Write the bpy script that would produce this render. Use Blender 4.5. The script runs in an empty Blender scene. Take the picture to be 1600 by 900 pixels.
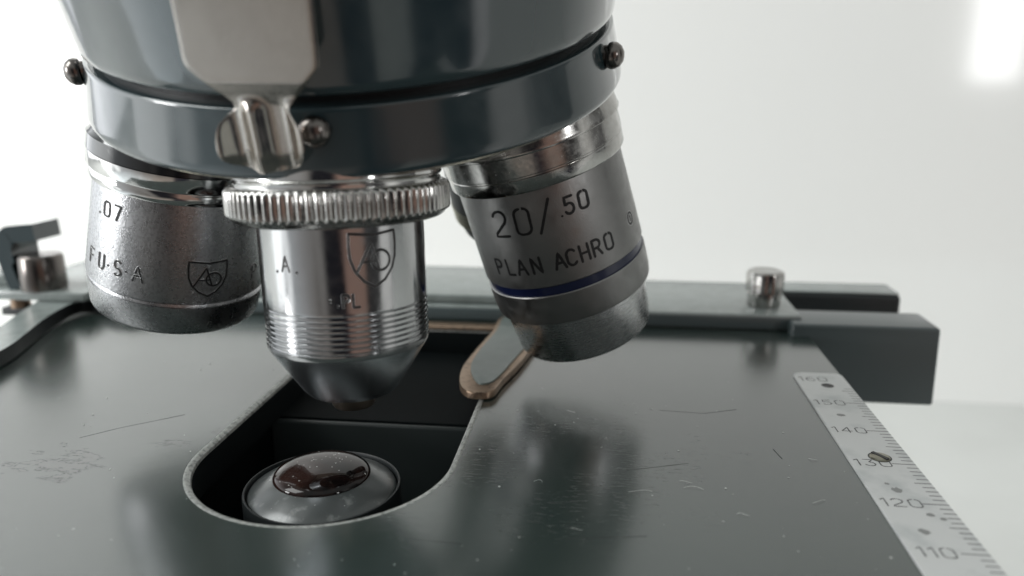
import bpy, bmesh, math, random
from mathutils import Vector, Matrix
random.seed(7)
MM = 0.001                       # everything below is in millimetres, built at true size
sc = bpy.context.scene
C = sc.collection
PI = math.pi

# ------------------------------------------------------------------ camera
FOC, PITCH, YAW = 27.9, math.radians(13.8), math.radians(6.7)
cam = bpy.data.cameras.new('camera'); camo = bpy.data.objects.new('camera', cam); C.objects.link(camo)
camo.location = (0, 0, 45 * MM)
camo.rotation_euler = (PI / 2 - PITCH, 0, YAW)
cam.lens = FOC; cam.sensor_width = 36; cam.clip_start = 0.002; cam.clip_end = 20
cam.dof.use_dof = True; cam.dof.focus_distance = 0.103; cam.dof.aperture_fstop = 18.0
sc.camera = camo

# ------------------------------------------------------------------ view
sc.view_settings.view_transform = 'Standard'; sc.view_settings.look = 'None'
sc.view_settings.exposure = 0.14; sc.view_settings.gamma = 1
sc.render.engine = 'CYCLES'
sc.cycles.max_bounces = 8; sc.cycles.glossy_bounces = 5; sc.cycles.sample_clamp_indirect = 6

# ------------------------------------------------------------------ room light as a world
w = bpy.data.worlds.new('World'); sc.world = w; w.use_nodes = True
nt = w.node_tree; nt.nodes.clear()
def N(t, **k):
    n = nt.nodes.new(t)
    for a, b in k.items(): setattr(n, a, b)
    return n
def LK(a, b): nt.links.new(a, b)
tc = N('ShaderNodeTexCoord'); sp = N('ShaderNodeSeparateXYZ'); LK(tc.outputs['Generated'], sp.inputs[0])
at = N('ShaderNodeMath', operation='ARCTAN2'); LK(sp.outputs['Y'], at.inputs[0]); LK(sp.outputs['X'], at.inputs[1])
a2 = N('ShaderNodeMath', operation='DIVIDE'); LK(at.outputs[0], a2.inputs[0]); a2.inputs[1].default_value = 2 * PI
wn = N('ShaderNodeTexNoise'); wn.inputs['Scale'].default_value = 2.2; wn.inputs['Detail'].default_value = 2; LK(tc.outputs['Generated'], wn.inputs['Vector'])
w1 = N('ShaderNodeMath', operation='MULTIPLY_ADD'); LK(wn.outputs['Fac'], w1.inputs[0]); w1.inputs[1].default_value = .10; w1.inputs[2].default_value = -.05
w2 = N('ShaderNodeMath', operation='ADD'); LK(a2.outputs[0], w2.inputs[0]); LK(w1.outputs[0], w2.inputs[1])
a3 = N('ShaderNodeMath', operation='FRACT'); LK(w2.outputs[0], a3.inputs[0])
ramp = N('ShaderNodeValToRGB'); LK(a3.outputs[0], ramp.inputs[0])
AZ = [(0, (.16, .16, .16)), (18, (.06, .06, .06)), (60, (.12, .12, .12)), (100, (.5, .52, .54)), (146, (.5, .52, .54)), (152, (1.7, 1.75, 1.8)), (174, (1.5, 1.56, 1.6)),
      (186, (1.9, 1.95, 1.95)), (200, (1.9, 1.95, 1.95)), (206, (.45, .47, .48)), (232, (.34, .34, .34)),
      (252, (.20, .19, .18)), (262, (.015, .015, .018)), (286, (.015, .015, .018)), (292, (.26, .17, .14)), (312, (.24, .16, .13)),
      (320, (.03, .03, .03)), (336, (.04, .04, .04)), (341, (.65, .65, .63)), (350, (.6, .6, .58)), (356, (.16, .16, .16))]
cr = ramp.color_ramp
while len(cr.elements) < len(AZ): cr.elements.new(.5)
for e, (p, c) in zip(cr.elements, AZ): e.position = p / 360
for e, (p, c) in zip(cr.elements, AZ): e.color = (*c, 1)
up = N('ShaderNodeMapRange'); up.inputs['From Min'].default_value = .30; up.inputs['From Max'].default_value = .62
LK(sp.outputs['Z'], up.inputs['Value'])
mx = N('ShaderNodeMix', data_type='RGBA'); LK(up.outputs[0], mx.inputs[0]); LK(ramp.outputs[0], mx.inputs[6]); mx.inputs[7].default_value = (.44, .46, .45, 1)
dn = N('ShaderNodeMapRange'); dn.inputs['From Min'].default_value = -.28; dn.inputs['From Max'].default_value = -.5
LK(sp.outputs['Z'], dn.inputs['Value'])
m2 = N('ShaderNodeMix', data_type='RGBA'); LK(dn.outputs[0], m2.inputs[0]); LK(mx.outputs[2], m2.inputs[6]); r2 = N('ShaderNodeValToRGB'); LK(a3.outputs[0], r2.inputs[0]); LK(r2.outputs[0], m2.inputs[7])
DZ = [(0, (.08, .08, .08)), (60, (.2, .2, .2)), (120, (.9, .95, 1.)), (190, (1.8, 1.98, 2.05)), (218, (.9, .97, 1.0)), (250, (.36, .32, .285)), (280, (.30, .26, .23)), (284, (.02, .02, .03)), (297, (.02, .02, .03)), (300, (.45, .47, .44)), (316, (.40, .42, .40)), (320, (.02, .02, .03)), (336, (.02, .02, .03)), (341, (1.0, 1.0, 1.0)), (347, (1., 1., 1.)), (350, (.08, .08, .08))]
while len(r2.color_ramp.elements) < len(DZ): r2.color_ramp.elements.new(.5)
for e, (p, c) in zip(r2.color_ramp.elements, DZ): e.position = p / 360
for e, (p, c) in zip(r2.color_ramp.elements, DZ): e.color = (*c, 1)
bg = N('ShaderNodeBackground'); LK(m2.outputs[2], bg.inputs[0]); bg.inputs[1].default_value = 1.0
wo = N('ShaderNodeOutputWorld'); LK(bg.outputs[0], wo.inputs[0])

def area(name, loc, target, sx, sy, power, col=(1, 1, 1)):
    l = bpy.data.lights.new(name, 'AREA'); l.shape = 'RECTANGLE'; l.size = sx * MM; l.size_y = sy * MM
    l.energy = power; l.color = col
    o = bpy.data.objects.new(name, l); C.objects.link(o)
    o.location = Vector(loc) * MM
    o.rotation_euler = (Vector(target) - Vector(loc)).to_track_quat('-Z', 'Y').to_euler()
    return o
def radiance(sx, sy, L): return L * PI * sx * sy * MM * MM
# the room's two windows, then an added lamp that brightens the wall
area('window_light_right', (500, -300, 135), (182, 420, 75), 58, 150, radiance(58, 150, 13))
area('window_light_left', (-900, -300, 175), (-320, 420, 80), 200, 300, radiance(200, 300, 20))
area('added_wall_light', (-700, -150, 700), (0, 420, 60), 500, 500, radiance(500, 500, 6.9), (.97, 1, .99))

# ------------------------------------------------------------------ materials
def mat(name, base, rough=.5, metal=0., coat=0., spec=.5, bump=None, vary=None, rvary=None, ior=None, aniso=0.):
    m = bpy.data.materials.new(name); m.use_nodes = True; t = m.node_tree
    b = t.nodes['Principled BSDF']
    b.inputs['Base Color'].default_value = (*base, 1); b.inputs['Roughness'].default_value = rough
    b.inputs['Metallic'].default_value = metal; b.inputs['Coat Weight'].default_value = coat
    b.inputs['Coat Roughness'].default_value = .08; b.inputs['Specular IOR Level'].default_value = spec
    if ior: b.inputs['IOR'].default_value = ior
    tcn = t.nodes.new('ShaderNodeTexCoord')
    def noise(scale, stretch=(1, 1, 1), detail=4, ro=.6):
        mp = t.nodes.new('ShaderNodeMapping'); mp.inputs['Scale'].default_value = stretch
        t.links.new(tcn.outputs['Object'], mp.inputs[0])
        n = t.nodes.new('ShaderNodeTexNoise'); n.inputs['Scale'].default_value = scale * 1000
        n.inputs['Detail'].default_value = detail; n.inputs['Roughness'].default_value = ro
        t.links.new(mp.outputs[0], n.inputs['Vector']); return n.outputs['Fac']
    m['_'] = 0
    if vary:      # (scale per mm, second colour, low, high)
        f = noise(vary[0], vary[4] if len(vary) > 4 else (1, 1, 1))
        r = t.nodes.new('ShaderNodeMapRange'); r.inputs['From Min'].default_value = vary[2]; r.inputs['From Max'].default_value = vary[3]
        t.links.new(f, r.inputs['Value'])
        x = t.nodes.new('ShaderNodeMix'); x.data_type = 'RGBA'; x.inputs[6].default_value = (*base, 1); x.inputs[7].default_value = (*vary[1], 1)
        t.links.new(r.outputs[0], x.inputs[0]); t.links.new(x.outputs[2], b.inputs['Base Color'])
    if rvary:     # (scale, min, max)
        f = noise(rvary[0], rvary[3] if len(rvary) > 3 else (1, 1, 1))
        r = t.nodes.new('ShaderNodeMapRange'); r.inputs['From Min'].default_value = .35; r.inputs['From Max'].default_value = .68
        r.inputs['To Min'].default_value = rvary[1]; r.inputs['To Max'].default_value = rvary[2]
        t.links.new(f, r.inputs['Value']); t.links.new(r.outputs[0], b.inputs['Roughness'])
    if bump:      # list of (scale, strength, stretch)
        prev = None
        for s, st, stx in bump:
            f = noise(s, stx, 3)
            bn = t.nodes.new('ShaderNodeBump'); bn.inputs['Strength'].default_value = st; bn.inputs['Distance'].default_value = .0001
            t.links.new(f, bn.inputs['Height'])
            if prev: t.links.new(prev, bn.inputs['Normal'])
            prev = bn.outputs[0]
        t.links.new(prev, b.inputs['Normal'])
    del m['_']
    return m
U1 = (1, 1, 1)
M = {}
M['turret_paint'] = mat('dark_blue_grey_enamel', (.025, .043, .049), .12, coat=1., bump=[(.09, .35, U1), (2.5, .025, U1)], rvary=(.4, .12, .26))
M['groove'] = mat('black_groove', (.008, .010, .011), .45, bump=[(2.2, .4, U1)])  # near-black tone for the gap between body and turret
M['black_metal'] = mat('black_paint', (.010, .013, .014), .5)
M['step'] = mat('lit_step_paint', (.030, .038, .038), .45, bump=[(.6, .2, U1)])  # lighter tone paints in the light on the step's front face
M['well'] = mat('black_shaded_well_paint', (.004, .006, .0065), .75, spec=.08, bump=[(.6, .2, U1)])  # black paint taken darker to stand in for shade under the objective
M['chrome'] = mat('worn_chrome', (.66, .66, .65), .1, 1, vary=(.35, (.52, .51, .49), .5, .8), rvary=(.9, .06, .16), bump=[(1.2, .03, U1)])
M['chrome_dark'] = mat('tarnished_chrome', (.46, .455, .44), .16, 1, vary=(.4, (.34, .33, .31), .45, .75), rvary=(1.2, .12, .28), bump=[(1.5, .06, U1)])
M['steel'] = mat('steel_barrel', (.49, .495, .50), .11, 1, rvary=(.7, .09, .18), bump=[(1.8, .03, (1, 1, 6))])
M['steel_cone'] = mat('brushed_dark_steel', (.76, .80, .84), .27, 1, bump=[(1.2, .1, (1, 1, 8))])
M['satin_left'] = mat('satin_barrel', (.43, .435, .445), .27, 1, vary=(2.5, (.31, .315, .32), .45, .65), rvary=(.6, .24, .33), bump=[(4.5, .4, U1), (1.1, .12, U1)])
M['satin_right'] = mat('satin_barrel_warm', (.27, .27, .265), .40, 1, rvary=(.6, .34, .5), bump=[(5, .28, U1)])
M['worn_tip'] = mat('worn_barrel_tip', (.48, .485, .49), .3, 1, vary=(.7, (.62, .62, .60), .56, .68, (1, 1, 6)), rvary=(.8, .16, .36, (1, 1, 5)), bump=[(1.6, .10, (1, 1, 5))])
M['blue'] = mat('blue_band_enamel', (.005, .010, .045), .3, coat=.3)
M['knob'] = mat('darkened_knob_steel', (.18, .165, .155), .24, 1)  # base darkened to stand in for shadow on the front grip knob
M['ink'] = mat('black_engraving_fill', (.010, .010, .011), .5)
M['burr'] = mat('engraving_burr', (.42, .42, .42), .3, 1)
M['brass'] = mat('worn_brass', (.34, .245, .175), .42, .9, vary=(.8, (.16, .12, .09), .5, .7), bump=[(1.5, .3, U1)])
M['brass_pale'] = mat('pale_brass', (.24, .235, .19), .3, 1, vary=(.6, (.25, .23, .18), .45, .7), bump=[(1.2, .25, U1)])
M['brass_dark'] = mat('dull_dark_brass', (.13, .11, .09), .45, 1)
M['gloss_black'] = mat('gloss_black_reflection', (.008, .010, .012), .12, coat=1., bump=[(.8, .15, U1)])  # black stands in for a dark reflection in collar chrome
M['nickel'] = mat('satin_nickel_spring', (.64, .60, .555), .14, 1, rvary=(.5, .10, .20), bump=[(.25, .10, U1)])
M['face'] = mat('mid_grey_paint', (.13, .16, .15), .36, vary=(.3, (.10, .125, .118), .4, .7), bump=[(.8, .1, U1)])
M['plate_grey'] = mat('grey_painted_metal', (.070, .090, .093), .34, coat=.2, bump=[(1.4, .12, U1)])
M['plate_light'] = mat('worn_light_grey_paint', (.25, .285, .275), .27, spec=1., ior=1.65, vary=(.3, (.20, .23, .22), .4, .7), bump=[(.6, .06, U1)])
M['rim'] = mat('worn_bare_rim', (.40, .41, .39), .5, .3, vary=(1.6, (.17, .18, .17), .45, .65), bump=[(1.6, .35, U1)])
M['scale'] = mat('satin_aluminium_scale', (.56, .57, .565), .46, .25, vary=(.16, (.44, .46, .46), .5, .72), bump=[(3, .08, U1)])
M['scale_ink'] = mat('grey_scale_marks', (.045, .045, .048), .5)
M['frost'] = mat('frosted_lens_cone', (.055, .062, .062), .30, .0, coat=1., vary=(.5, (.17, .18, .175), .58, .74), bump=[(1.5, .12, U1)])
M['frost'].node_tree.nodes['Principled BSDF'].inputs['Coat Roughness'].default_value = .24
M['frost'].node_tree.nodes['Principled BSDF'].inputs['Coat Weight'].default_value = .6
M['glass'] = mat('lens_glass_red_reflection', (.004, .003, .003), .04, 0, spec=.3, vary=(.15, (.022, .011, .009), .4, .6))  # red-brown second tone paints in the reflection of the objective above
M['lint'] = mat('pale_lint', (.55, .56, .54), .8)
M['dirt'] = mat('dark_grime', (.018, .02, .02), .7)

def stage_material():
    m = bpy.data.materials.new('worn_stage_enamel'); m.use_nodes = True; t = m.node_tree; b = t.nodes['Principled BSDF']
    n_ = t.nodes.new; l_ = t.links.new
    tcn = n_('ShaderNodeTexCoord')
    def noise(scale, stretch=(1, 1, 1), detail=4, ro=.6):
        mp = n_('ShaderNodeMapping'); mp.inputs['Scale'].default_value = stretch; l_(tcn.outputs['Object'], mp.inputs[0])
        n = n_('ShaderNodeTexNoise'); n.inputs['Scale'].default_value = scale * 1000; n.inputs['Detail'].default_value = detail
        n.inputs['Roughness'].default_value = ro; l_(mp.outputs[0], n.inputs['Vector']); return n.outputs['Fac']
    def rng(v, a, c, lo=0., hi=1.):
        r = n_('ShaderNodeMapRange'); r.inputs['From Min'].default_value = a; r.inputs['From Max'].default_value = c
        r.inputs['To Min'].default_value = lo; r.inputs['To Max'].default_value = hi; l_(v, r.inputs['Value']); return r.outputs[0]
    def math_(op, a, c):
        r = n_('ShaderNodeMath'); r.operation = op
        for i, v in enumerate((a, c)):
            if isinstance(v, (int, float)): r.inputs[i].default_value = v
            else: l_(v, r.inputs[i])
        return r.outputs[0]
    def mix(f, a, c):
        x = n_('ShaderNodeMix'); x.data_type = 'RGBA'; l_(f, x.inputs[0])
        for i, v in ((6, a), (7, c)):
            if isinstance(v, tuple): x.inputs[i].default_value = (*v, 1)
            else: l_(v, x.inputs[i])
        return x.outputs[2]
    def blob(cx, cy, rx, ry):      # soft region mask on the stage, mm
        mp = n_('ShaderNodeMapping'); mp.vector_type = 'POINT'
        mp.inputs['Scale'].default_value = (1000 / rx, 1000 / ry, 0); mp.inputs['Location'].default_value = (-cx / rx, -cy / ry, 0)
        l_(tcn.outputs['Object'], mp.inputs[0]); d = n_('ShaderNodeVectorMath'); d.operation = 'LENGTH'; l_(mp.outputs[0], d.inputs[0])
        return rng(d.outputs['Value'], .35, 1., 1., 0.)
    big = noise(.035, U1, 3); streak = noise(.9, (.10, 1.6, 1), 4); fine = noise(1.7, (.32, 1.5, 1), 3, .7)
    col = mix(rng(big, .35, .65), (.018, .030, .027), (.025, .038, .034))
    pits = math_('MULTIPLY', rng(fine, .575, .63), rng(noise(.09, U1, 2), .38, .6))
    reg = math_('ADD', blob(-5, 90, 34, 22), .10)
    pits = math_('MULTIPLY', pits, reg)
    col = mix(pits, col, (.012, .015, .015))
    chipf = noise(.30, (.8, 1.7, 1), 7, .68)
    cm = math_('MAXIMUM', blob(-67, 84, 8, 7), blob(-56, 91, 4, 2.2)); cm = math_('MAXIMUM', cm, blob(-50.5, 96, 3.5, 2))
    thr = math_('SUBTRACT', chipf, math_('SUBTRACT', .69, math_('MULTIPLY', cm, .225)))
    chips = math_('MULTIPLY', rng(thr, .0, .018), rng(cm, 0, .1))
    col = mix(chips, col, (.022, .026, .026))
    specks = rng(noise(1.35, U1, 2, .5), .745, .765)
    col = mix(specks, col, (.34, .35, .33))
    l_(col, b.inputs['Base Color'])
    l_(math_('ADD', rng(big, .35, .65, .17, .23), math_('MULTIPLY', pits, .2)), b.inputs['Roughness'])
    b.inputs['Specular IOR Level'].default_value = .5; b.inputs['IOR'].default_value = 1.6; b.inputs['Coat Weight'].default_value = .7; b.inputs['Coat Roughness'].default_value = .2
    h = math_('SUBTRACT', math_('MULTIPLY', streak, .035), math_('ADD', math_('MULTIPLY', pits, .22), math_('MULTIPLY', chips, 1.3)))
    h = math_('ADD', h, math_('MULTIPLY', noise(.22, U1, 2), .22))
    bn = n_('ShaderNodeBump'); bn.inputs['Strength'].default_value = .55; bn.inputs['Distance'].default_value = .00012
    l_(h, bn.inputs['Height']); l_(bn.outputs[0], b.inputs['Normal'])
    return m
M['stage'] = stage_material()
M['wall'] = mat('glossy_white_panel', (.90, .905, .89), .10, spec=.5, bump=None)
M['table'] = mat('white_table_top', (.74, .75, .73), .5, spec=.3, vary=(.01, (.70, .71, .69), .4, .6))

# ------------------------------------------------------------------ mesh helpers
def link(name, bm, mats, parent=None, smooth=True, mw=None, auto=35):
    me = bpy.data.meshes.new(name)
    for v in bm.verts: v.co *= MM
    bmesh.ops.recalc_face_normals(bm, faces=bm.faces) if mw != 'keep' else None
    bm.to_mesh(me); bm.free()
    if not isinstance(mats, (list, tuple)): mats = [mats]
    for m in mats: me.materials.append(m)
    if smooth:
        for p in me.polygons: p.use_smooth = True
        me.set_sharp_from_angle(angle=math.radians(auto))
    o = bpy.data.objects.new(name, me); C.objects.link(o)
    if parent: o.parent = parent
    return o
def lathe(bm, prof, seg=128, cap0=False, cap1=False, rad=None, mi=0):
    """prof = [(r, s)...] turned about the local z axis; z = s"""
    rings = []
    for r, s in prof:
        ring = []
        for i in range(seg):
            a = 2 * PI * i / seg; rr = r if rad is None else rad(r, s, a)
            ring.append(bm.verts.new((rr * math.cos(a), rr * math.sin(a), s)))
        rings.append(ring)
    for A, B in zip(rings, rings[1:]):
        for i in range(seg):
            f = bm.faces.new((A[i], A[(i + 1) % seg], B[(i + 1) % seg], B[i])); f.material_index = mi
    if cap0: bm.faces.new(rings[0]).material_index = mi
    if cap1: bm.faces.new(rings[-1]).material_index = mi
    return rings
def box(bm, x0, x1, y0, y1, z0, z1, bev=0., seg=2):
    r = bmesh.ops.create_cube(bm, size=1)
    for v in r['verts']:
        v.co = Vector(((x0 + x1) / 2 + v.co.x * (x1 - x0), (y0 + y1) / 2 + v.co.y * (y1 - y0), (z0 + z1) / 2 + v.co.z * (z1 - z0)))
    if bev:
        es = list({e for v in r['verts'] for e in v.link_edges})
        bmesh.ops.bevel(bm, geom=es, offset=bev, segments=seg, affect='EDGES', profile=.5)
def prism(bm, pts, z0, z1, bev=0., seg=2, zf=None):
    """closed outline extruded from z0 to z1; top edge bevelled; zf(x, y) adds height"""
    lo = [bm.verts.new((x, y, z0)) for x, y in pts]; hi = [bm.verts.new((x, y, z1)) for x, y in pts]
    n = len(pts)
    for i in range(n): bm.faces.new((lo[i], lo[(i + 1) % n], hi[(i + 1) % n], hi[i]))
    top = bm.faces.new(hi); bm.faces.new(lo[::-1])
    if bev: bmesh.ops.bevel(bm, geom=list(top.edges), offset=bev, segments=seg, affect='EDGES', profile=.5)
    if zf:
        for v in bm.verts: v.co.z += zf(v.co.x, v.co.y)
def smooth_loop(pts, n=8, closed=True):
    """Catmull-Rom through control points"""
    out = []; L = len(pts)
    rngs = range(L) if closed else range(L - 1)
    for i in rngs:
        g = lambda k: Vector(pts[k % L]) if closed else Vector(pts[max(0, min(L - 1, k))])
        p0, p1, p2, p3 = g(i - 1), g(i), g(i + 1), g(i + 2)
        for k in range(n):
            t = k / n
            out.append(.5 * ((2 * p1) + (p2 - p0) * t + (2 * p0 - 5 * p1 + 4 * p2 - p3) * t * t + (3 * p1 - p0 - 3 * p2 + p3) * t ** 3))
    if not closed: out.append(Vector(pts[-1]))
    return out
def tube(bm, pts, r, seg=8, mi=0):
    pts = [Vector(p) for p in pts]; rings = []
    for i, p in enumerate(pts):
        d = (pts[min(i + 1, len(pts) - 1)] - pts[max(i - 1, 0)]).normalized()
        a = d.orthogonal().normalized() if not rings else (pa - d * pa.dot(d)).normalized()
        pa = a; b = d.cross(a); rr = r(i / (len(pts) - 1)) if callable(r) else r
        rings.append([bm.verts.new(p + rr * (a * math.cos(2 * PI * k / seg) + b * math.sin(2 * PI * k / seg))) for k in range(seg)])
    for A, B in zip(rings, rings[1:]):
        for k in range(seg): bm.faces.new((A[k], A[(k + 1) % seg], B[(k + 1) % seg], B[k])).material_index = mi
    bm.faces.new(rings[0]); bm.faces.new(rings[-1][::-1])

# ---- single-stroke engraving alphabet (unit height, y up)
def arc(cx, cy, rx, ry, a0, a1, n=12):
    return [(cx + rx * math.cos(math.radians(a0 + (a1 - a0) * i / n)), cy + ry * math.sin(math.radians(a0 + (a1 - a0) * i / n))) for i in range(n + 1)]
def oval(wd):
    return [[(wd - .22, 1)] + arc(wd - .22, .78, .22, .22, 90, 0, 5) + arc(wd - .22, .22, .22, .22, 0, -90, 5) + arc(.22, .22, .22, .22, 270, 180, 5) + arc(.22, .78, .22, .22, 180, 90, 5)]
G = {
 '0': (.56, oval(.56)), 'O': (.56, oval(.56)),
 '1': (.22, [[(0, .82), (.2, 1), (.2, 0)]]),
 '2': (.54, [arc(.27, .73, .27, .27, 160, -20, 10) + [(.46, .52), (.02, .12), (0, 0), (.56, 0)]]),
 '3': (.54, [[(.02, 1), (.5, 1), (.27, .6)] + arc(.27, .3, .27, .3, 80, -160, 12)]),
 '4': (.56, [[(.42, 0), (.42, 1), (0, .28), (.58, .28)]]),
 '5': (.52, [[(.5, 1), (.06, 1), (.03, .56)] + arc(.25, .31, .27, .31, 125, -150, 14)]),
 '6': (.54, [[(.46, .94)] + arc(.30, .60, .28, .38, 70, 180, 7) + arc(.27, .3, .27, .3, 180, 540, 18)]),
 '7': (.5, [[(0, 1), (.5, 1), (.18, 0)]]),
 '/': (.5, [[(0, -.08), (.5, 1.12)]]), '.': (.1, [[(.04, .03), (.06, .03)]]), '·': (.12, [[(.05, .45), (.07, .45)]]),
 'P': (.5, [[(0, 0), (0, 1), (.26, 1)] + arc(.26, .74, .24, .26, 90, -90, 8) + [(0, .48)]]),
 'R': (.52, [[(0, 0), (0, 1), (.26, 1)] + arc(.26, .74, .24, .26, 90, -90, 8) + [(0, .48)], [(.28, .48), (.52, 0)]]),
 'L': (.44, [[(0, 1), (0, 0), (.46, 0)]]), 'A': (.62, [[(0, 0), (.31, 1), (.62, 0)], [(.12, .36), (.5, .36)]]),
 'N': (.54, [[(0, 0), (0, 1), (.54, 0), (.54, 1)]]), 'H': (.52, [[(0, 0), (0, 1)], [(.52, 0), (.52, 1)], [(0, .5), (.52, .5)]]),
 'C': (.54, [arc(.28, .68, .28, .32, 35, 180, 9) + arc(.28, .32, .28, .32, 180, 325, 9)]),
 'U': (.52, [[(0, 1), (0, .28)] + arc(.26, .27, .26, .27, 180, 360, 10) + [(.52, 1)]]),
 'S': (.5, [arc(.25, .745, .25, .255, 40, 270, 10) + arc(.25, .245, .25, .245, 90, -140, 10)]),
 'F': (.46, [[(0, 0), (0, 1), (.48, 1)], [(0, .52), (.38, .52)]]), 'T': (.5, [[(0, 1), (.5, 1)], [(.25, 1), (.25, 0)]]),
}
def resample(pl, step):
    out = [Vector(pl[0])]
    for a, b in zip(pl, pl[1:]):
        a, b = Vector(a), Vector(b); n = max(1, int((b - a).length / step))
        for k in range(1, n + 1): out.append(a.lerp(b, k / n))
    return out
def ribbon(bm, pl, hw, place, burr=0., step=.25, jitter=0.):
    """a cut stroke: flat dark bottom, thin raised burr along both lips"""
    pl = resample(pl, step)
    if (pl[0] - pl[-1]).length < 1e-6 and len(pl) > 3: pl = pl[:-1]; closed = True
    else: closed = False
    sec = [(-1.45, .0), (-1.12, burr), (-.85, .018), (0, .026), (.85, .018), (1.12, burr), (1.45, .0)] if burr else [(-1, .012), (0, .02), (1, .012)]
    rows = []; n = len(pl)
    P = list(pl)
    if not closed:
        d0 = (P[1] - P[0]).normalized(); d1 = (P[-1] - P[-2]).normalized()
        P = [P[0] - d0 * hw * 1.0, P[0] - d0 * hw * .55] + P + [P[-1] + d1 * hw * .55, P[-1] + d1 * hw * 1.0]; n = len(P)
    for i, p in enumerate(P):
        q0 = P[(i - 1) % n] if closed else P[max(0, i - 1)]; q1 = P[(i + 1) % n] if closed else P[min(n - 1, i + 1)]
        d = (q1 - q0); d = d.normalized() if d.length else Vector((1, 0)); nn = Vector((-d.y, d.x))
        wsc = 1.
        if not closed: wsc = .25 if i in (0, n - 1) else (.82 if i in (1, n - 2) else 1.)
        wsc *= 1 + jitter * (random.random() - .5)
        rows.append([bm.verts.new(place(*(p + nn * hw * wsc * o), h)) for o, h in sec])
    prs = list(zip(rows, rows[1:])) + ([(rows[-1], rows[0])] if closed else [])
    for A, B in prs:
        for k in range(len(sec) - 1):
            f = bm.faces.new((A[k], A[k + 1], B[k + 1], B[k]))
            f.material_index = 1 if (burr and k in (0, 1, 4, 5)) else 0
def text(bm, s, x, y, h, hw, place, gap=.28, burr=0., slant=0., jitter=.2, widths=1.):
    for ch in s:
        if ch == ' ': x += .6 * h; continue
        wd, strokes = G[ch]
        for st in strokes: ribbon(bm, [(x + (px * widths + slant * py) * h, y + py * h) for px, py in st], hw, place, burr, step=max(.12, h * .09), jitter=jitter)
        x += (wd * widths + gap) * h
    return x
def textw(s, h, gap=.28): return sum((.6 if c == ' ' else G[c][0] + gap) * h for c in s) - gap * h

# ------------------------------------------------------------------ setting
def structure(name, bm, m):
    o = link(name, bm, m, smooth=False); o['kind'] = 'structure'; return o
bm = bmesh.new(); box(bm, -1500, 1500, 40, 1000, -125, -115); structure('table', bm, M['table'])
bm = bmesh.new(); box(bm, -520, 900, 420, 430, -114.9, 900); structure('wall', bm, M['wall'])

# ------------------------------------------------------------------ the microscope
scope = bpy.data.objects.new('microscope', None); C.objects.link(scope)
scope.location = (-34.3 * MM, 89.5 * MM, -115 * MM); scope.empty_display_size = .02
scope['label'] = 'old blue grey microscope, close up of its objective turret over a worn dark stage'
scope['category'] = 'microscope'
INV = Matrix.Translation((34.3 * MM, -89.5 * MM, 115 * MM))
def part(name, bm, mats, label=None, **k):
    o = link(name, bm, mats, scope, **k); o.matrix_parent_inverse = INV
    if label: o['label'] = label
    return o
def sub(name, bm, mats, parent, label=None, **k):
    o = link(name, bm, mats, parent, **k)
    if label: o['label'] = label
    return o

# ---- stage plate with its slot
SX, SR, SY0, SY1 = -34.3, 16.0, 89.5, 147.6
def slot(rad, y1=SY1, n=40):
    p = [(SX + rad * math.cos(PI + PI * i / n), SY0 + rad * math.sin(PI + PI * i / n)) for i in range(n + 1)]
    return p + [(SX + rad, y1), (SX - rad, y1)]
def ringplate(bm, inner, outer, z0, z1):
    for z in (z0, z1):
        vi = [bm.verts.new((x, y, z)) for x, y in inner]; vo = [bm.verts.new((x, y, z)) for x, y in outer]
        es = [bm.edges.new((L[i], L[(i + 1) % len(L)])) for L in (vi, vo) for i in range(len(L))]
        bmesh.ops.triangle_fill(bm, use_beauty=True, use_dissolve=False, edges=es)
        if z == z0: a = (vi, vo)
        else:
            for A, B in ((a[0], vi), (a[1], vo)):
                for i in range(len(A)): bm.faces.new((A[i], A[(i + 1) % len(A)], B[(i + 1) % len(A)], B[i]))
bm = bmesh.new()
outer = [(-110, 48), (39.2, 48), (39.2, 156), (-110, 156)]
ringplate(bm, slot(SR + .95, SY1 + .5), outer, -5.0, 0)
stage = part('stage_plate', bm, M['stage'], smooth=False)
# bevelled worn rim of the slot
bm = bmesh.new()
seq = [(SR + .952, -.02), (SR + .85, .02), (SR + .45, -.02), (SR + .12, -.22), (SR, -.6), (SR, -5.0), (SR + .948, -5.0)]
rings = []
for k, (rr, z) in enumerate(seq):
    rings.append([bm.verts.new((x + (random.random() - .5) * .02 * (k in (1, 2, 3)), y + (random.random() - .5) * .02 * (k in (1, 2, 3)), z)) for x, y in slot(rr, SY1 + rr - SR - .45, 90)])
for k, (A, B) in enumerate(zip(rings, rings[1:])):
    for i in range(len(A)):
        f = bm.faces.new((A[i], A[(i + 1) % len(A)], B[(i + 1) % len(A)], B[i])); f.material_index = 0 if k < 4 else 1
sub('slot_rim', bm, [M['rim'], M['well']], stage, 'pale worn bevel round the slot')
# well under the slot
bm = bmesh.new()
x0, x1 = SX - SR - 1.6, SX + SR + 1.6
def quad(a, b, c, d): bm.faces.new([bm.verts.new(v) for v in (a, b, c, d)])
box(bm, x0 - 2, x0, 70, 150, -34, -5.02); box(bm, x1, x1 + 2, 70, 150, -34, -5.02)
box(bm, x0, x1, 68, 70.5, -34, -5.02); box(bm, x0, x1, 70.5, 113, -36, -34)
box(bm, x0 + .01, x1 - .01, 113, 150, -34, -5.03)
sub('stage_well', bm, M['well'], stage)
bm = bmesh.new(); box(bm, x0 + .1, x1 - .1, 111.9, 112.97, -33.9, -5.3, .4, 3)
sub('well_step', bm, M['step'], stage)
bm = bmesh.new(); box(bm, SX - SR + .2, SX + SR - .3, SY1 - .5, SY1 + 3.2, -.35, .32, .12)
sub('brass_strip', bm, M['brass'], stage, 'thin brass strip closing the back of the slot')

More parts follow.
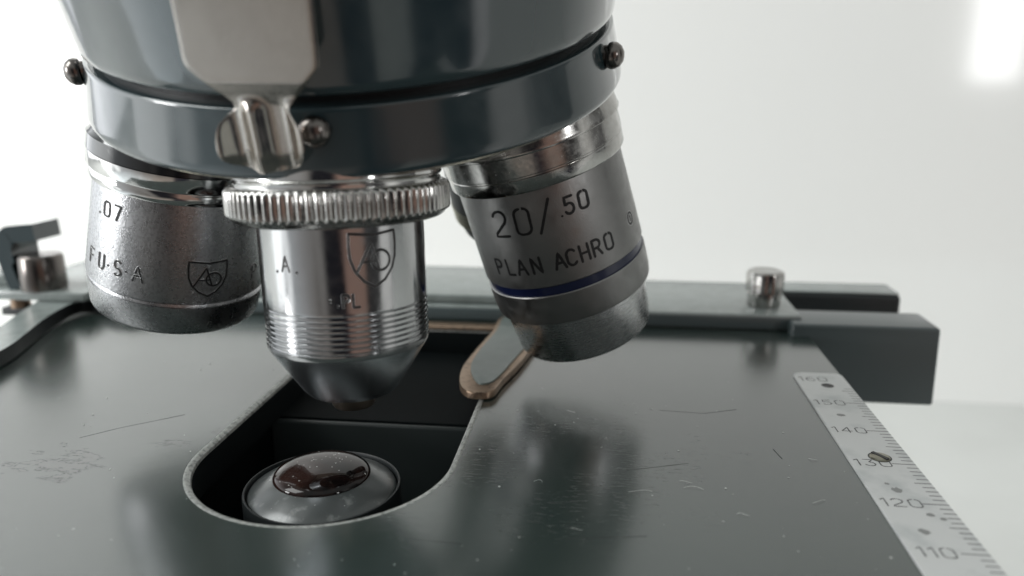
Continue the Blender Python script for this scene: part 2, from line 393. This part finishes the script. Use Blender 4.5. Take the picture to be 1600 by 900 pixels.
# hairline scratches and rubbed marks in the enamel
for L, hw in zip([[(-69.21, 91.35), (-65.64, 95.16), (-62.46, 97.76), (-59.33, 100.44)], [(19.9, 111.66), (15.08, 109.65), (8.72, 110.11)], [(22.62, 98.56), (23.19, 95.82)], [(-3.0, 74.04), (5.28, 75.51)], [(-89.61, 110.56), (-86.9, 112.97)], [(-19.19, 72.14), (-13.73, 71.81)], [(3.63, 90.34), (11.23, 93.16)]], (.07, .05, .06, .05, .05, .04, .05)):
    bm = bmesh.new(); ribbon(bm, L, hw, lambda x, y, h: (x, y, .002 + h * .3), step=1.5, jitter=.8)
    sub('hairline_scratch', bm, M['dirt'], stage, smooth=False, mw='keep')

# ---- condenser
bm = bmesh.new()
lathe(bm, [(9.75, -33.9), (9.75, -4.4), (9.75, -3.2), (9.68, -3.02), (9.5, -2.98), (9.4, -3.12), (9.38, -4.3), (8.9, -4.35)], 128)
for v in bm.verts: v.co += Vector((-34.4, 88, 0))
cond = part('condenser', bm, M['chrome_dark'], 'black condenser below the slot')
cond.data.materials[0] = M['black_metal']
bm = bmesh.new()
lathe(bm, [(9.2, -4.3), (9.2, -3.6), (9.05, -3.35), (8.0, -2.7), (7.0, -2.05), (6.4, -1.74), (6.15, -1.62), (6.03, -1.56), (6.0, -1.65)], 128)
for v in bm.verts: v.co += Vector((-34.4, 88, 0))
sub('lens_mount', bm, M['frost'], cond, 'frosted conical mount')
bm = bmesh.new()
lathe(bm, [(6.02, -1.6)] + [(6.02 * math.cos(t), -1.6 + 1.75 * math.sin(t)) for t in [PI / 2 * k / 12 for k in range(1, 12)]] + [(.02, .15)], 96, cap1=True)
for v in bm.verts: v.co += Vector((-34.4, 88, 0))
sub('front_lens', bm, M['glass'], cond, 'dark domed glass lens')

# ---- ruler scale on the right edge
X0, X1 = 31.35, 39.15
bm = bmesh.new()
outl = [(X0, 50), (X1, 50), (X1, 127.4)] + arc(X1 - .9, 127.4, .9, 1.1, 0, 90, 6)[1:] + arc(X0 + 1.8, 126.6, 1.8, 1.9, 90, 180, 8)
prism(bm, outl, .004, .30, .07)
ruler = part('ruler_scale', bm, M['scale'], 'pale metal millimetre scale along the right edge', auto=20)
bm = bmesh.new(); flat = lambda x, y, h: (x, y, .302 + h * .5)
for k in range(52, 127):
    Y = 75.4 + (k - 75) + .0
    L = 1.25
    num = 110 + (k - 75)
    if num % 10 == 0: L = 2.7
    elif num % 5 == 0: L = 1.8
    if num > 156: continue
    ribbon(bm, [(X1 - .10, Y), (X1 - .10 - L, Y)], .075, flat, step=1.)
sub('tick_marks', bm, M['scale_ink'], ruler, smooth=False, mw='keep')
bm = bmesh.new()
for num in (110, 120, 130, 140, 150, 160, 100):
    Y = 75.4 + (num - 110) - .9; s = str(num)
    text(bm, s, 34.05 - textw(s, 1.75, .32) * 1.15 / 2 - .2, Y, 1.75, .085, flat, gap=.36, jitter=.5, widths=1.3)
sub('numerals', bm, M['scale_ink'], ruler, smooth=False, mw='keep')
def screw(x, y, z, r, ang, parent, m):
    bm = bmesh.new(); a = math.radians(ang); cw = r * .2
    lathe(bm, [(r * 1.0, -.2), (r, .10), (r * .9, .24), (r * .55, .32), (.02, .34)], 40, cap1=True)
    for v in bm.verts: v.co += Vector((x, y, z))
    o = sub('screw', bm, m, parent)
    bm = bmesh.new(); box(bm, -r * .93, r * .93, -cw, cw, .18, .39)
    for v in bm.verts:
        c, s_ = math.cos(a), math.sin(a); v.co = Vector((x + v.co.x * c - v.co.y * s_, y + v.co.x * s_ + v.co.y * c, z + v.co.z))
    me_bm = bm
    tmp = bmesh.new(); tmp.from_mesh(o.data)
    for v in tmp.verts: v.co /= MM
    t2 = bpy.data.meshes.new('t'); me_bm.to_mesh(t2); me_bm.free(); n0 = len(tmp.faces); tmp.from_mesh(t2)
    tmp.faces.ensure_lookup_table()
    for f in tmp.faces[n0:]: f.material_index = 1
    for v in tmp.verts: v.co *= MM
    tmp.to_mesh(o.data); tmp.free(); bpy.data.meshes.remove(t2); o.data.materials.append(M['ink'])
    return o
screw(35.4, 97.1, .22, 1.25, -55, ruler, M['brass_pale'])
bm = bmesh.new(); lathe(bm, [(1.42, .302), (1.40, .305), (.02, .306)], 40, cap1=True)
for v in bm.verts: v.co += Vector((35.4, 97.1, 0))
sub('countersink', bm, M['ink'], ruler)
bm = bmesh.new(); lathe(bm, [(.95, .31), (.78, .32), (.74, .306), (.02, .306)], 32, cap1=True)
for v in bm.verts: v.co += Vector((35.6, 122.6, 0))
sub('screw_hole', bm, M['ink'], ruler)
bm = bmesh.new()
for x, y, r in ((34.4, 110.6, .62), (34.6, 88.4, .72), (33.9, 89.9, .3), (36.2, 83.0, .5), (34.3, 79.3, .62), (37.3, 82.2, .4)):
    pts = [(x + r * (.7 + .5 * random.random()) * math.cos(a * .45), y + r * (.6 + .5 * random.random()) * math.sin(a * .45)) for a in range(14)]
    vs = [bm.verts.new((px, py, .306)) for px, py in pts]; bm.faces.new(vs)
M['smudge'] = mat('grey_smudge', (.22, .225, .22), .6)
sub('tarnish_spots', bm, M['smudge'], ruler, smooth=False)

# ---- slide finger to the right of the slot
out = smooth_loop([(-19.9, 111.2), (-17.9, 110.7), (-16.0, 111.8), (-15.1, 117), (-13.2, 126), (-11.4, 140), (-11.1, 153), (-19.5, 153), (-20.4, 142), (-21.9, 129), (-22.4, 121), (-21.6, 114.5)], 6)
bm = bmesh.new(); prism(bm, [(p.x, p.y) for p in out], .25, 1.35, .28, 3)
finger = part('slide_finger', bm, M['brass'], 'slide finger with brass edge worn through grey paint')
out = smooth_loop([(-19.0, 114.6), (-17.2, 114.2), (-16.0, 117.0), (-14.3, 126.5), (-12.2, 140), (-11.7, 152.5), (-18.9, 152.5), (-19.6, 142), (-21.0, 129), (-21.0, 121)], 6)
bm = bmesh.new(); prism(bm, [(p.x, p.y) for p in out], 1.3, 1.62, .12, 2)
sub('painted_face', bm, M['face'], finger, 'pale grey painted face')

# ---- curved slide arm at the left
out = smooth_loop([(-98.6, 98), (-100.4, 116.6), (-103.2, 126), (-106.6, 136), (-108.6, 145.5), (-107.4, 149.2), (-102.4, 147.8), (-97, 146.0), (-92.5, 149), (-91, 155), (-98, 157), (-112, 158), (-117.5, 152), (-114.6, 140), (-109.8, 124), (-108.4, 98)], 6)
bm = bmesh.new(); prism(bm, [(p.x, p.y) for p in out], .3, 2.9, .35, 3)
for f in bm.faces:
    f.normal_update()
    if abs(f.normal.z) < .35: f.material_index = 1  # side faces coloured black to imitate a dark reflection
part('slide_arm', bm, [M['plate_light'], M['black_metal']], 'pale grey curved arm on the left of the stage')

# ---- mechanical stage behind
bm = bmesh.new(); box(bm, -104, 38.6, 153.4, 181, .25, 3.1, .45, 3)
rail = part('slide_rail', bm, M['plate_light'], 'long grey rail across the back of the stage')
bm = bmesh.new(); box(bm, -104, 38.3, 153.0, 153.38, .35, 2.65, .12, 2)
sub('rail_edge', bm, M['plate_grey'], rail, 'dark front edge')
bm = bmesh.new(); box(bm, -127, -8, 154.6, 182, 3.3, 5.0, .4, 3)
part('carriage', bm, M['plate_light'], 'grey carriage block on the rail')
bm = bmesh.new()
lathe(bm, [(3.1, 3.1), (3.3, 3.4), (3.3, 5.8), (3.15, 6.0)], 48)
lathe(bm, [(3.2, 6.0), (3.65, 6.2), (3.7, 9.6), (3.55, 10.1), (3.0, 10.4), (2.2, 10.25), (.02, 10.2)], 60, cap1=True, rad=lambda r, s, a: r * (1 + (.03 * math.cos(a * 10) if r > 3.4 else 0)))
for v in bm.verts: v.co += Vector((32.6, 161, 0))
part('clamp_knob', bm, M['chrome_dark'], 'nickel plated knob at the right end of the rail')
bm = bmesh.new(); box(bm, 36, 63.1, 150, 161, -13.0, 2.40, .6, 4)
for v in bm.verts:
    if v.co.x > 60: v.co.x += (v.co.z + 7) * -.02
part('gear_housing', bm, M['plate_grey'], 'square blue grey housing past the right edge')
bm = bmesh.new(); box(bm, 36, 64.02, 174, 184, -2.18, 2.6, .9, 4)
rod = part('rack_bar', bm, M['black_metal'], 'black rack bar behind the housing')
bm = bmesh.new(); box(bm, 36, 63.72, 174.6, 183.4, 2.62, 3.0, .15, 2)
sub('rack_top_highlight', bm, M['plate_light'], rod)  # pale strip paints the highlight along the bar's top

# ---- slide clamp at far left
bm = bmesh.new(); box(bm, -131, -106, 147, 158, 3.0, 4.9, .4, 2); box(bm, -150, -118, 151, 157, 5.0, 7.4, .5, 2)
clamp = part('slide_clamp', bm, M['plate_light'], 'blurred slide clamp at the far left')
bm = bmesh.new(); lathe(bm, [(4.4, 4.9), (4.5, 5.3), (4.3, 11.6), (3.9, 12.2), (.02, 12.3)], 40, cap1=True)
for v in bm.verts: v.co += Vector((-117.6, 151, 0))
sub('clamp_screw', bm, M['knob'], clamp)
bm = bmesh.new()
cl = smooth_loop([(-122.4, 5), (-123.6, 9), (-124.3, 13.5), (-123.0, 16.6), (-120.5, 17.2), (-116.5, 17.6)], 6, False)
th = 2.6; prev = None
for i, p in enumerate(cl):
    d = (cl[min(i + 1, len(cl) - 1)] - cl[max(i - 1, 0)]).normalized(); n = Vector((-d.y, d.x))
    a, b = p + n * th * .5, p - n * th * .5 * (1 if i < 8 else 1.7)
    row = [bm.verts.new((q.x, y, q.y)) for q, y in ((a, 148.5), (a, 156.5), (b, 156.5), (b, 148.5))]
    if prev:
        for k in range(4): bm.faces.new((prev[k], prev[(k + 1) % 4], row[(k + 1) % 4], row[k]))
    else: bm.faces.new(row)
    prev = row
bm.faces.new(prev[::-1])
sub('clamp_lever', bm, M['turret_paint'], clamp, 'upturned grey lever')
bm = bmesh.new(); lathe(bm, [(1.9, 1.0), (1.9, 2.9), (.02, 2.95)], 24, cap0=True, cap1=True)
for v in bm.verts: v.co += Vector((-122.5, 149.5, 0))
sub('brass_screw', bm, M['brass'], clamp)
bm = bmesh.new(); box(bm, -126, -114, 148, 152, -.6, 1.0, .2)
sub('clamp_foot', bm, M['black_metal'], clamp)

# ------------------------------------------------------------------ axis frames
RR = Vector((.9932, .1167, 0))
def frame(P, d):
    D = Vector((d[0], d[1], -1)).normalized(); e1 = (RR - D * RR.dot(D)).normalized(); e2 = D.cross(e1)
    m = Matrix((e1, e2, D)).transposed().to_4x4(); m.translation = Vector(P) * MM
    return m
def put(o, m): o.matrix_parent_inverse = INV; o.matrix_basis = m; return o

# ---- turret
TF = frame((-33.79, 109.97, 53.02), (-.01, .35))
bm = bmesh.new()
lathe(bm, [(31.0, -1.75), (33.75, -1.8), (34.0, -1.78), (34.16, -1.66), (34.22, -1.5), (34.25, -1.3), (35.35, 3.9), (35.48, 4.6), (35.5, 4.95), (35.38, 5.25), (35.1, 5.45), (34.6, 5.52)], 256)
turret = put(part('turret', bm, M['turret_paint'], 'turning turret that carries the objectives'), TF)
bm = bmesh.new()
lathe(bm, [(34.6, 5.5), (34.7, 5.72), (34.3, 6.0), (33.2, 6.3), (24, 8.2), (12, 10.5), (.02, 10.8)], 256, cap1=True)
sub('turret_flange', bm, M['brass_pale'], turret, 'pale metal flange under the turret')
for az, s in ((158, .2), (88, .1), (21, .3)):
    bm = bmesh.new()
    lathe(bm, [(1.15, -1.0), (1.2, .35), (1.5, .5), (1.65, .9), (1.6, 1.4), (1.25, 1.95), (.7, 2.3), (.02, 2.4)], 32, cap1=True)
    a = math.radians(az); m = Matrix((Vector((0, 0, 1)), Vector((-math.sin(a), math.cos(a), 0)), Vector((math.cos(a), math.sin(a), 0)))).transposed()
    for v in bm.verts: v.co = m @ v.co + Vector((34.4 * math.cos(a), 34.4 * math.sin(a), s))
    sub('grip_knob', bm, M['knob'], turret)
# body above
bm = bmesh.new()
body_prof = [(32.2, -1.7), (32.3, -2.6), (32.5, -2.8), (33.3, -2.85)]
lathe(bm, body_prof, 256)
lathe(bm, [(33.3, -2.87), (33.75, -2.92), (34.05, -3.1), (34.25, -3.5), (34.35, -4.2), (34.5, -6), (34.9, -10), (35.6, -15), (36.6, -22), (38.5, -34), (41, -50)], 256, cap1=True, mi=1)
put(part('nosepiece_body', bm, [M['groove'], M['turret_paint']], 'glossy enamelled housing above the turret'), TF)

# ---- detent spring (nickel tongue)
rows_ = [(-24, -5.4, 7.7), (-18, -5.6, 7.4), (-12.7, -5.88, 7.14), (-9.5, -6.05, 6.95), (-7.6, -6.18, 6.8), (-6.9, -6.05, 6.7), (-6.0, -5.3, 5.9), (-5.0, -4.35, 5.0), (-4.0, -3.35, 4.05), (-3.3, -2.7, 3.35), (-2.8, -2.52, 3.0), (-2.4, -2.75, 3.0),
         (-1.9, -3.5, 3.3), (-1.3, -4.2, 3.75), (-.6, -4.6, 3.95), (.3, -4.85, 4.0), (1.2, -4.95, 3.95), (2.0, -4.9, 3.75), (2.6, -4.6, 3.45), (3.1, -4.0, 3.1), (3.5, -3.0, 2.6), (3.75, -2.2, 2.1), (3.9, -1.4, 1.3)]
def interp(t):
    for a, b in zip(rows_, rows_[1:]):
        if a[0] <= t <= b[0]:
            k = (t - a[0]) / (b[0] - a[0]); return a[1] + (b[1] - a[1]) * k, a[2] + (b[2] - a[2]) * k
def sst(a, b, x): x = max(0, min(1, (x - a) / (b - a))); return x * x * (3 - 2 * x)
T3 = TF.to_3x3(); Dv = T3 @ Vector((0, 0, 1))
Q = Vector((-33.05, 75.5, 41.1)); nv = Vector((0, -.94, -.34)); nv = (nv - Dv * nv.dot(Dv)).normalized(); uv = Dv.cross(nv).normalized()
if uv.x < 0: uv = -uv
bm = bmesh.new(); grid = []; ts = [-24 + 27.9 * (i / 110) for i in range(111)]
for t in ts:
    l, r = interp(min(t, 3.9)); row = []
    for j in range(61):
        u = l + (r - l) * j / 60
        k = sst(-4.1, -2.6, t)
        d = k * (1.0 * math.exp(-((u + .7) / .95) ** 2) + 1.0 * sst(2.0, 4.1, u) + 1.1 * sst(-2.4, -5.2, u))
        d += -.8 * sst(-6, -2.5, t) + .25 * sst(1.5, 3.9, t) * -1 + .0
        e = min(u - l, r - u); d -= .12 * math.exp(-e / .12)
        row.append(bm.verts.new(Q + uv * u + Dv * t + nv * (d + .9)))
    grid.append(row)
for A, B in zip(grid, grid[1:]):
    for j in range(60): bm.faces.new((A[j], A[j + 1], B[j + 1], B[j]))
bmesh.ops.solidify(bm, geom=list(bm.faces), thickness=.7)
part('detent_spring', bm, M['nickel'], 'bright nickel tongue with a folded tip in front of the turret', auto=60)

# ------------------------------------------------------------------ objectives
def place_on(rfun):
    """u = mm along the barrel (reads left to right), v = mm up; anchored at azimuth a0, height s0"""
    def mk(a0, s0):
        def f(u, v, h):
            s = s0 - v; r = rfun(s) ; a = math.radians(a0) - u / r
            return ((r + h + .012) * math.cos(a), (r + h + .012) * math.sin(a), s)
        return f
    return mk
def shield(bm, place, wd, ht, hw, burr):
    # outline then the interlocked letters A and O
    x = wd / 2
    o = [(-x * .98, ht * .52), (0, ht * .47), (x * .98, ht * .52)]
    side = [(x, ht * .30), (x * .97, ht * .05), (x * .80, -ht * .18), (x * .45, -ht * .38), (0, -ht * .50)]
    ribbon(bm, o + side + [(-a, b) for a, b in side[-2::-1]] + [o[0]], hw, place, burr, .18, .2)
    ribbon(bm, [(-x * .74, -ht * .22), (-x * .10, ht * .33), (x * .22, -ht * .20)], hw, place, burr, .18, .2)
    ribbon(bm, [(-x * .50, -ht * .02), (x * .10, -ht * .02)], hw * .8, place, burr, .18)
    ribbon(bm, [(x * .30 + x * .40 * math.cos(t / 20 * 2 * PI), -ht * .01 + ht * .19 * math.sin(t / 20 * 2 * PI)) for t in range(21)], hw, place, burr, .2, .2)
def radf(prof):
    def f(s):
        for (r0, s0), (r1, s1) in zip(prof, prof[1:]):
            if s0 <= s <= s1 and s1 > s0: return r0 + (r1 - r0) * (s - s0) / (s1 - s0)
        return prof[-1][0]
    return f

# centre objective
F = frame((-31.11, 90.11, 40.06), (.03, -.03))
prof = [(9.66, 8.6), (9.66, 9.3), (9.66, 18.6)]
for k in range(8):
    s = 18.9 + k * .62
    prof += [(9.64, s), (9.44, s + .07), (9.42, s + .24), (9.64, s + .31)]
prof += [(9.62, 24.0), (9.5, 24.25)]
bm = bmesh.new(); lathe(bm, prof, 160, cap0=True)
ob = put(part('objective', bm, M['steel'], 'shiny steel objective with knurled ring, pointing straight down'), F)
bm = bmesh.new(); lathe(bm, [(9.5, 24.25), (9.4, 24.4), (5.9, 29.75), (5.45, 30.2), (5.2, 30.45), (4.6, 30.5), (4.5, 30.2)], 160, cap1=True)
sub('conical_nose', bm, M['steel_cone'], ob)
bm = bmesh.new(); lathe(bm, [(2.7, 30.0), (2.6, 32.2), (2.4, 32.5), (1.3, 32.5), (1.2, 32.2)], 64, cap1=True)
sub('front_lens_cell', bm, M['brass_dark'], ob)
bm = bmesh.new(); NK = 80
def kn(r, s, a):
    if r < 12.75: return r
    return r - .32 * (1 - abs(math.sin(a * NK / 2))) ** .8
lathe(bm, [(11.2, 5.0), (12.3, 5.05), (12.6, 5.25), (12.86, 5.5), (12.92, 5.7), (12.92, 8.1), (12.8, 8.35), (12.55, 8.5), (12.4, 8.6), (12.1, 9.0), (11.6, 9.25), (9.6, 9.35)], NK * 8, rad=kn)
sub('knurled_ring', bm, M['chrome_dark'], ob, auto=60)
bm = bmesh.new(); lathe(bm, [(11.9, 3.0), (12.05, 4.1), (11.9, 4.35), (11.6, 4.5), (11.9, 4.7), (11.9, 5.2)], 128)
sub('collar', bm, M['chrome'], ob)
pl = place_on(lambda s: 9.66)
bm = bmesh.new()
shield(bm, pl(58.5, 13.1), 5.4, 5.9, .11, .05)
text(bm, 'A', -.55, 0, 1.7, .08, pl(118, 14.1), burr=.05); text(bm, '.', 0, 0, 1.6, .14, pl(126.5, 14.2), burr=.05); text(bm, '.', 0, 0, 1.6, .14, pl(110, 14.2), burr=.05)
text(bm, 'PL', -.4, 0, 1.45, .11, pl(78, 18.1), burr=.05); text(bm, '.', 0, 0, 1.5, .14, pl(88.5, 17.3), burr=.05); text(bm, '.', 0, 0, 1.5, .14, pl(84, 17.9), burr=.05)
sub('engraving', bm, [M['ink'], M['burr']], ob, mw='keep')

# left objective
F = frame((-57.59, 107.56, 45.79), (-.23, .11))
prof = [(11.7, 13.4), (11.8, 13.8), (12.5, 27.2), (12.4, 27.35), (12.1, 27.5), (11.95, 27.8), (12.1, 28.15), (12.3, 28.25)]
bm = bmesh.new(); lathe(bm, prof, 160, cap0=True)
ob = put(part('objective', bm, M['satin_left'], 'wide satin objective at the left, engraved U.S.A.'), F)
bm = bmesh.new(); lathe(bm, [(12.3, 28.25), (12.3, 28.45), (11.85, 31.9), (11.65, 32.35), (11.2, 32.75), (9.6, 32.9), (9.2, 32.5)], 160, cap1=True)
sub('end_cap', bm, M['satin_left'], ob)
bm = bmesh.new(); lathe(bm, [(12.6, 9.3), (12.72, 9.35), (12.72, 11.3), (12.6, 11.5), (12.3, 11.6), (12.3, 11.75), (12.36, 11.85), (12.36, 13.0), (12.25, 13.25), (11.7, 13.5)], 160)
sub('collar', bm, M['chrome'], ob)
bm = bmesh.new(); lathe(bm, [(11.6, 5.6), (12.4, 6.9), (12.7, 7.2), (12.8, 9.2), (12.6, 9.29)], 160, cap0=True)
sub('upper_ring', bm, M['gloss_black'], ob)  # collar's upper band, its dark reflection put into the colour
pl = place_on(lambda s: 11.8 + .7 * (s - 13.8) / 13.4); bm = bmesh.new(); BR = .06
shield(bm, pl(52, 23.75), 5.3, 5.0, .15, .02)
for ch, a in (('F', 137), ('U', 125.0), ('·', 116.6), ('S', 110.6), ('·', 102.6), ('A', 97.2)): text(bm, ch, 0, 0, 2.1, .16, pl(a, 24.85), burr=BR)
text(bm, 'P', 0, 0, 2.1, .15, pl(17, 25.1), burr=BR)
text(bm, '07', 0, 0, 2.0, .14, pl(123.5, 17.2), gap=.45, burr=BR); text(bm, '.', 0, 0, 2, .14, pl(129, 17.2), burr=BR)
sub('engraving', bm, [M['ink'], M['burr']], ob, mw='keep')

# right objective
F = frame((-13.25, 115.23, 46.15), (.28, .23))
prof = [(12.25, 11.9), (12.35, 12.2), (12.42, 26.2), (12.3, 26.35)]
bm = bmesh.new(); lathe(bm, prof, 160, cap0=True)
ob = put(part('objective', bm, M['satin_right'], 'satin objective at the right engraved 20/.50 with a blue band'), F)
bm = bmesh.new(); lathe(bm, [(12.3, 26.35), (12.12, 26.4), (12.12, 27.7), (12.3, 27.75)], 160)
sub('blue_band', bm, M['blue'], ob)
bm = bmesh.new(); lathe(bm, [(12.3, 27.75), (12.42, 27.9), (12.35, 31.3), (12.2, 32.4), (12.0, 32.6), (11.35, 32.75)], 160)
sub('lower_sleeve', bm, M['satin_right'], ob)
bm = bmesh.new(); lathe(bm, [(11.3, 32.7), (11.3, 33.0), (10.68, 39.7), (10.6, 40.0), (10.35, 40.25), (9.4, 40.35), (9.0, 40.0)], 160, cap1=True)
sub('worn_nose', bm, M['worn_tip'], ob, 'scratched narrow nose')
bm = bmesh.new(); lathe(bm, [(13.1, 3.5), (13.5, 6.0), (13.6, 6.3), (13.55, 6.55), (13.25, 6.7), (13.25, 9.4), (13.05, 9.55), (13.05, 9.75), (13.15, 9.85), (13.1, 11.5), (12.9, 11.8), (12.2, 11.95)], 160)
sub('collar', bm, M['chrome_dark'], ob)
pl = place_on(lambda s: 12.4); bm = bmesh.new()
for ch, a in zip('20/', (123.6, 107.2, 92.6)): text(bm, ch, -G[ch][0] * 1.9, 0, 3.8, .20, pl(a, 17.8), slant=.06)
text(bm, '.', 0, 0, 2.4, .15, pl(81.8, 16.6))
for ch, a in zip('50', (75.6, 65.4)): text(bm, ch, -G[ch][0] * 1.2, 0, 2.4, .20, pl(a, 16.55), slant=.05)
for ch, a in zip('PLANACHRO', (136.2, 126.3, 117.2, 106.5, 90.8, 82.9, 73.8, 64.9, 55.2)):
    text(bm, ch, -G[ch][0] * 1.18, 0, 2.35, .20, pl(a, 23.9), burr=.0)
ribbon(bm, [(.75 * math.cos(t / 16 * 2 * PI), .85 * math.sin(t / 16 * 2 * PI)) for t in range(17)], .2, pl(28.5, 21.9), .03, .2)
ribbon(bm, [(.0, -.35), (0, .35)], .15, pl(28.5, 21.9), .03, .2)
sub('engraving', bm, [M['ink'], M['burr']], ob, mw='keep')

# rear objective, hidden but for its lower left
F = frame((-20, 130, 50), (.12, .45))
bm = bmesh.new(); lathe(bm, [(12.5, 5), (12.5, 10), (10.0, 10.5), (10.0, 24), (9.6, 27), (8.6, 30), (7, 32.4), (5, 33.4), (4.6, 33)], 96, cap0=True, cap1=True)
ob = put(part('objective', bm, M['black_metal'], 'dark objective at the back, mostly hidden'), F)
bm = bmesh.new()
for k in range(4): lathe(bm, [(9.7, 24 + k * .8), (10.12 - k * .06, 24.1 + k * .8), (10.12 - k * .06, 24.45 + k * .8), (9.8 - k * .1, 24.6 + k * .8)], 96)
sub('brass_rings', bm, M['brass_pale'], ob)

# ------------------------------------------------------------------ dust and lint lying on the stage, glint specks on the lens
bm = bmesh.new()
def inslot(x, y): return abs(x - SX) < SR + 1.2 and y > SY0 - 1 or (x - SX) ** 2 + (y - SY0) ** 2 < (SR + 1.2) ** 2
for i in range(80):
    x = random.uniform(-85, 30); y = random.uniform(66, 125)
    if inslot(x, y): continue
    r = random.choice((.05, .06, .08, .11)); vs = bmesh.ops.create_icosphere(bm, subdivisions=1, radius=r)['verts']
    for v in vs: v.co = Vector((x + v.co.x * random.uniform(.8, 1.8), y + v.co.y, .05 + v.co.z * .6))
for i in range(46):  # pale specks on the condenser lens, dust that doubles as painted sparkle
    a = random.uniform(0, 2 * PI); q = random.uniform(.3, 8.2)
    z = (-1.6 + 1.75 * math.sqrt(max(0, 1 - (q / 6.02) ** 2))) if q < 5.9 else (-1.78 - (q - 6.5) * .63 if q > 6.3 else -1.6)
    r = random.choice((.04, .05, .07)); vs = bmesh.ops.create_icosphere(bm, subdivisions=1, radius=r)['verts']
    for v in vs: v.co = Vector((-34.4 + q * math.cos(a) + v.co.x * random.uniform(.8, 2), 88 + q * math.sin(a) + v.co.y, z + v.co.z * .6))
lints = [(10.5, 88, 1.1), (11.2, 86.5, 1.9), (5, 85, 2.4), (-4, 108, 1.6), (1, 99, .7), (25, 85, 1.6), (16, 81, 1.2), (-7, 86, .8), (-23.5, 64.5, 1.2), (-20.5, 65, .8), (-2, 76, .9), (27, 96, 1.5)]
for x, y, L in lints:
    a = random.uniform(-.6, .6); pts = []
    for k in range(17):
        t = k / 16; pts.append((x + L * (t - .5) * math.cos(a) + .2 * math.sin(t * 3 + x), y + L * (t - .5) * math.sin(a) + .3 * math.cos(t * 3.4 + y), .08 + .12 * math.sin(t * PI)))
    tube(bm, pts, .017, 5)
dust = link('dust', bm, M['lint']); dust['kind'] = 'stuff'; dust['label'] = 'pale dust specks and lint lying on the dark stage, dust and glint specks on the lens'; dust['category'] = 'dust'
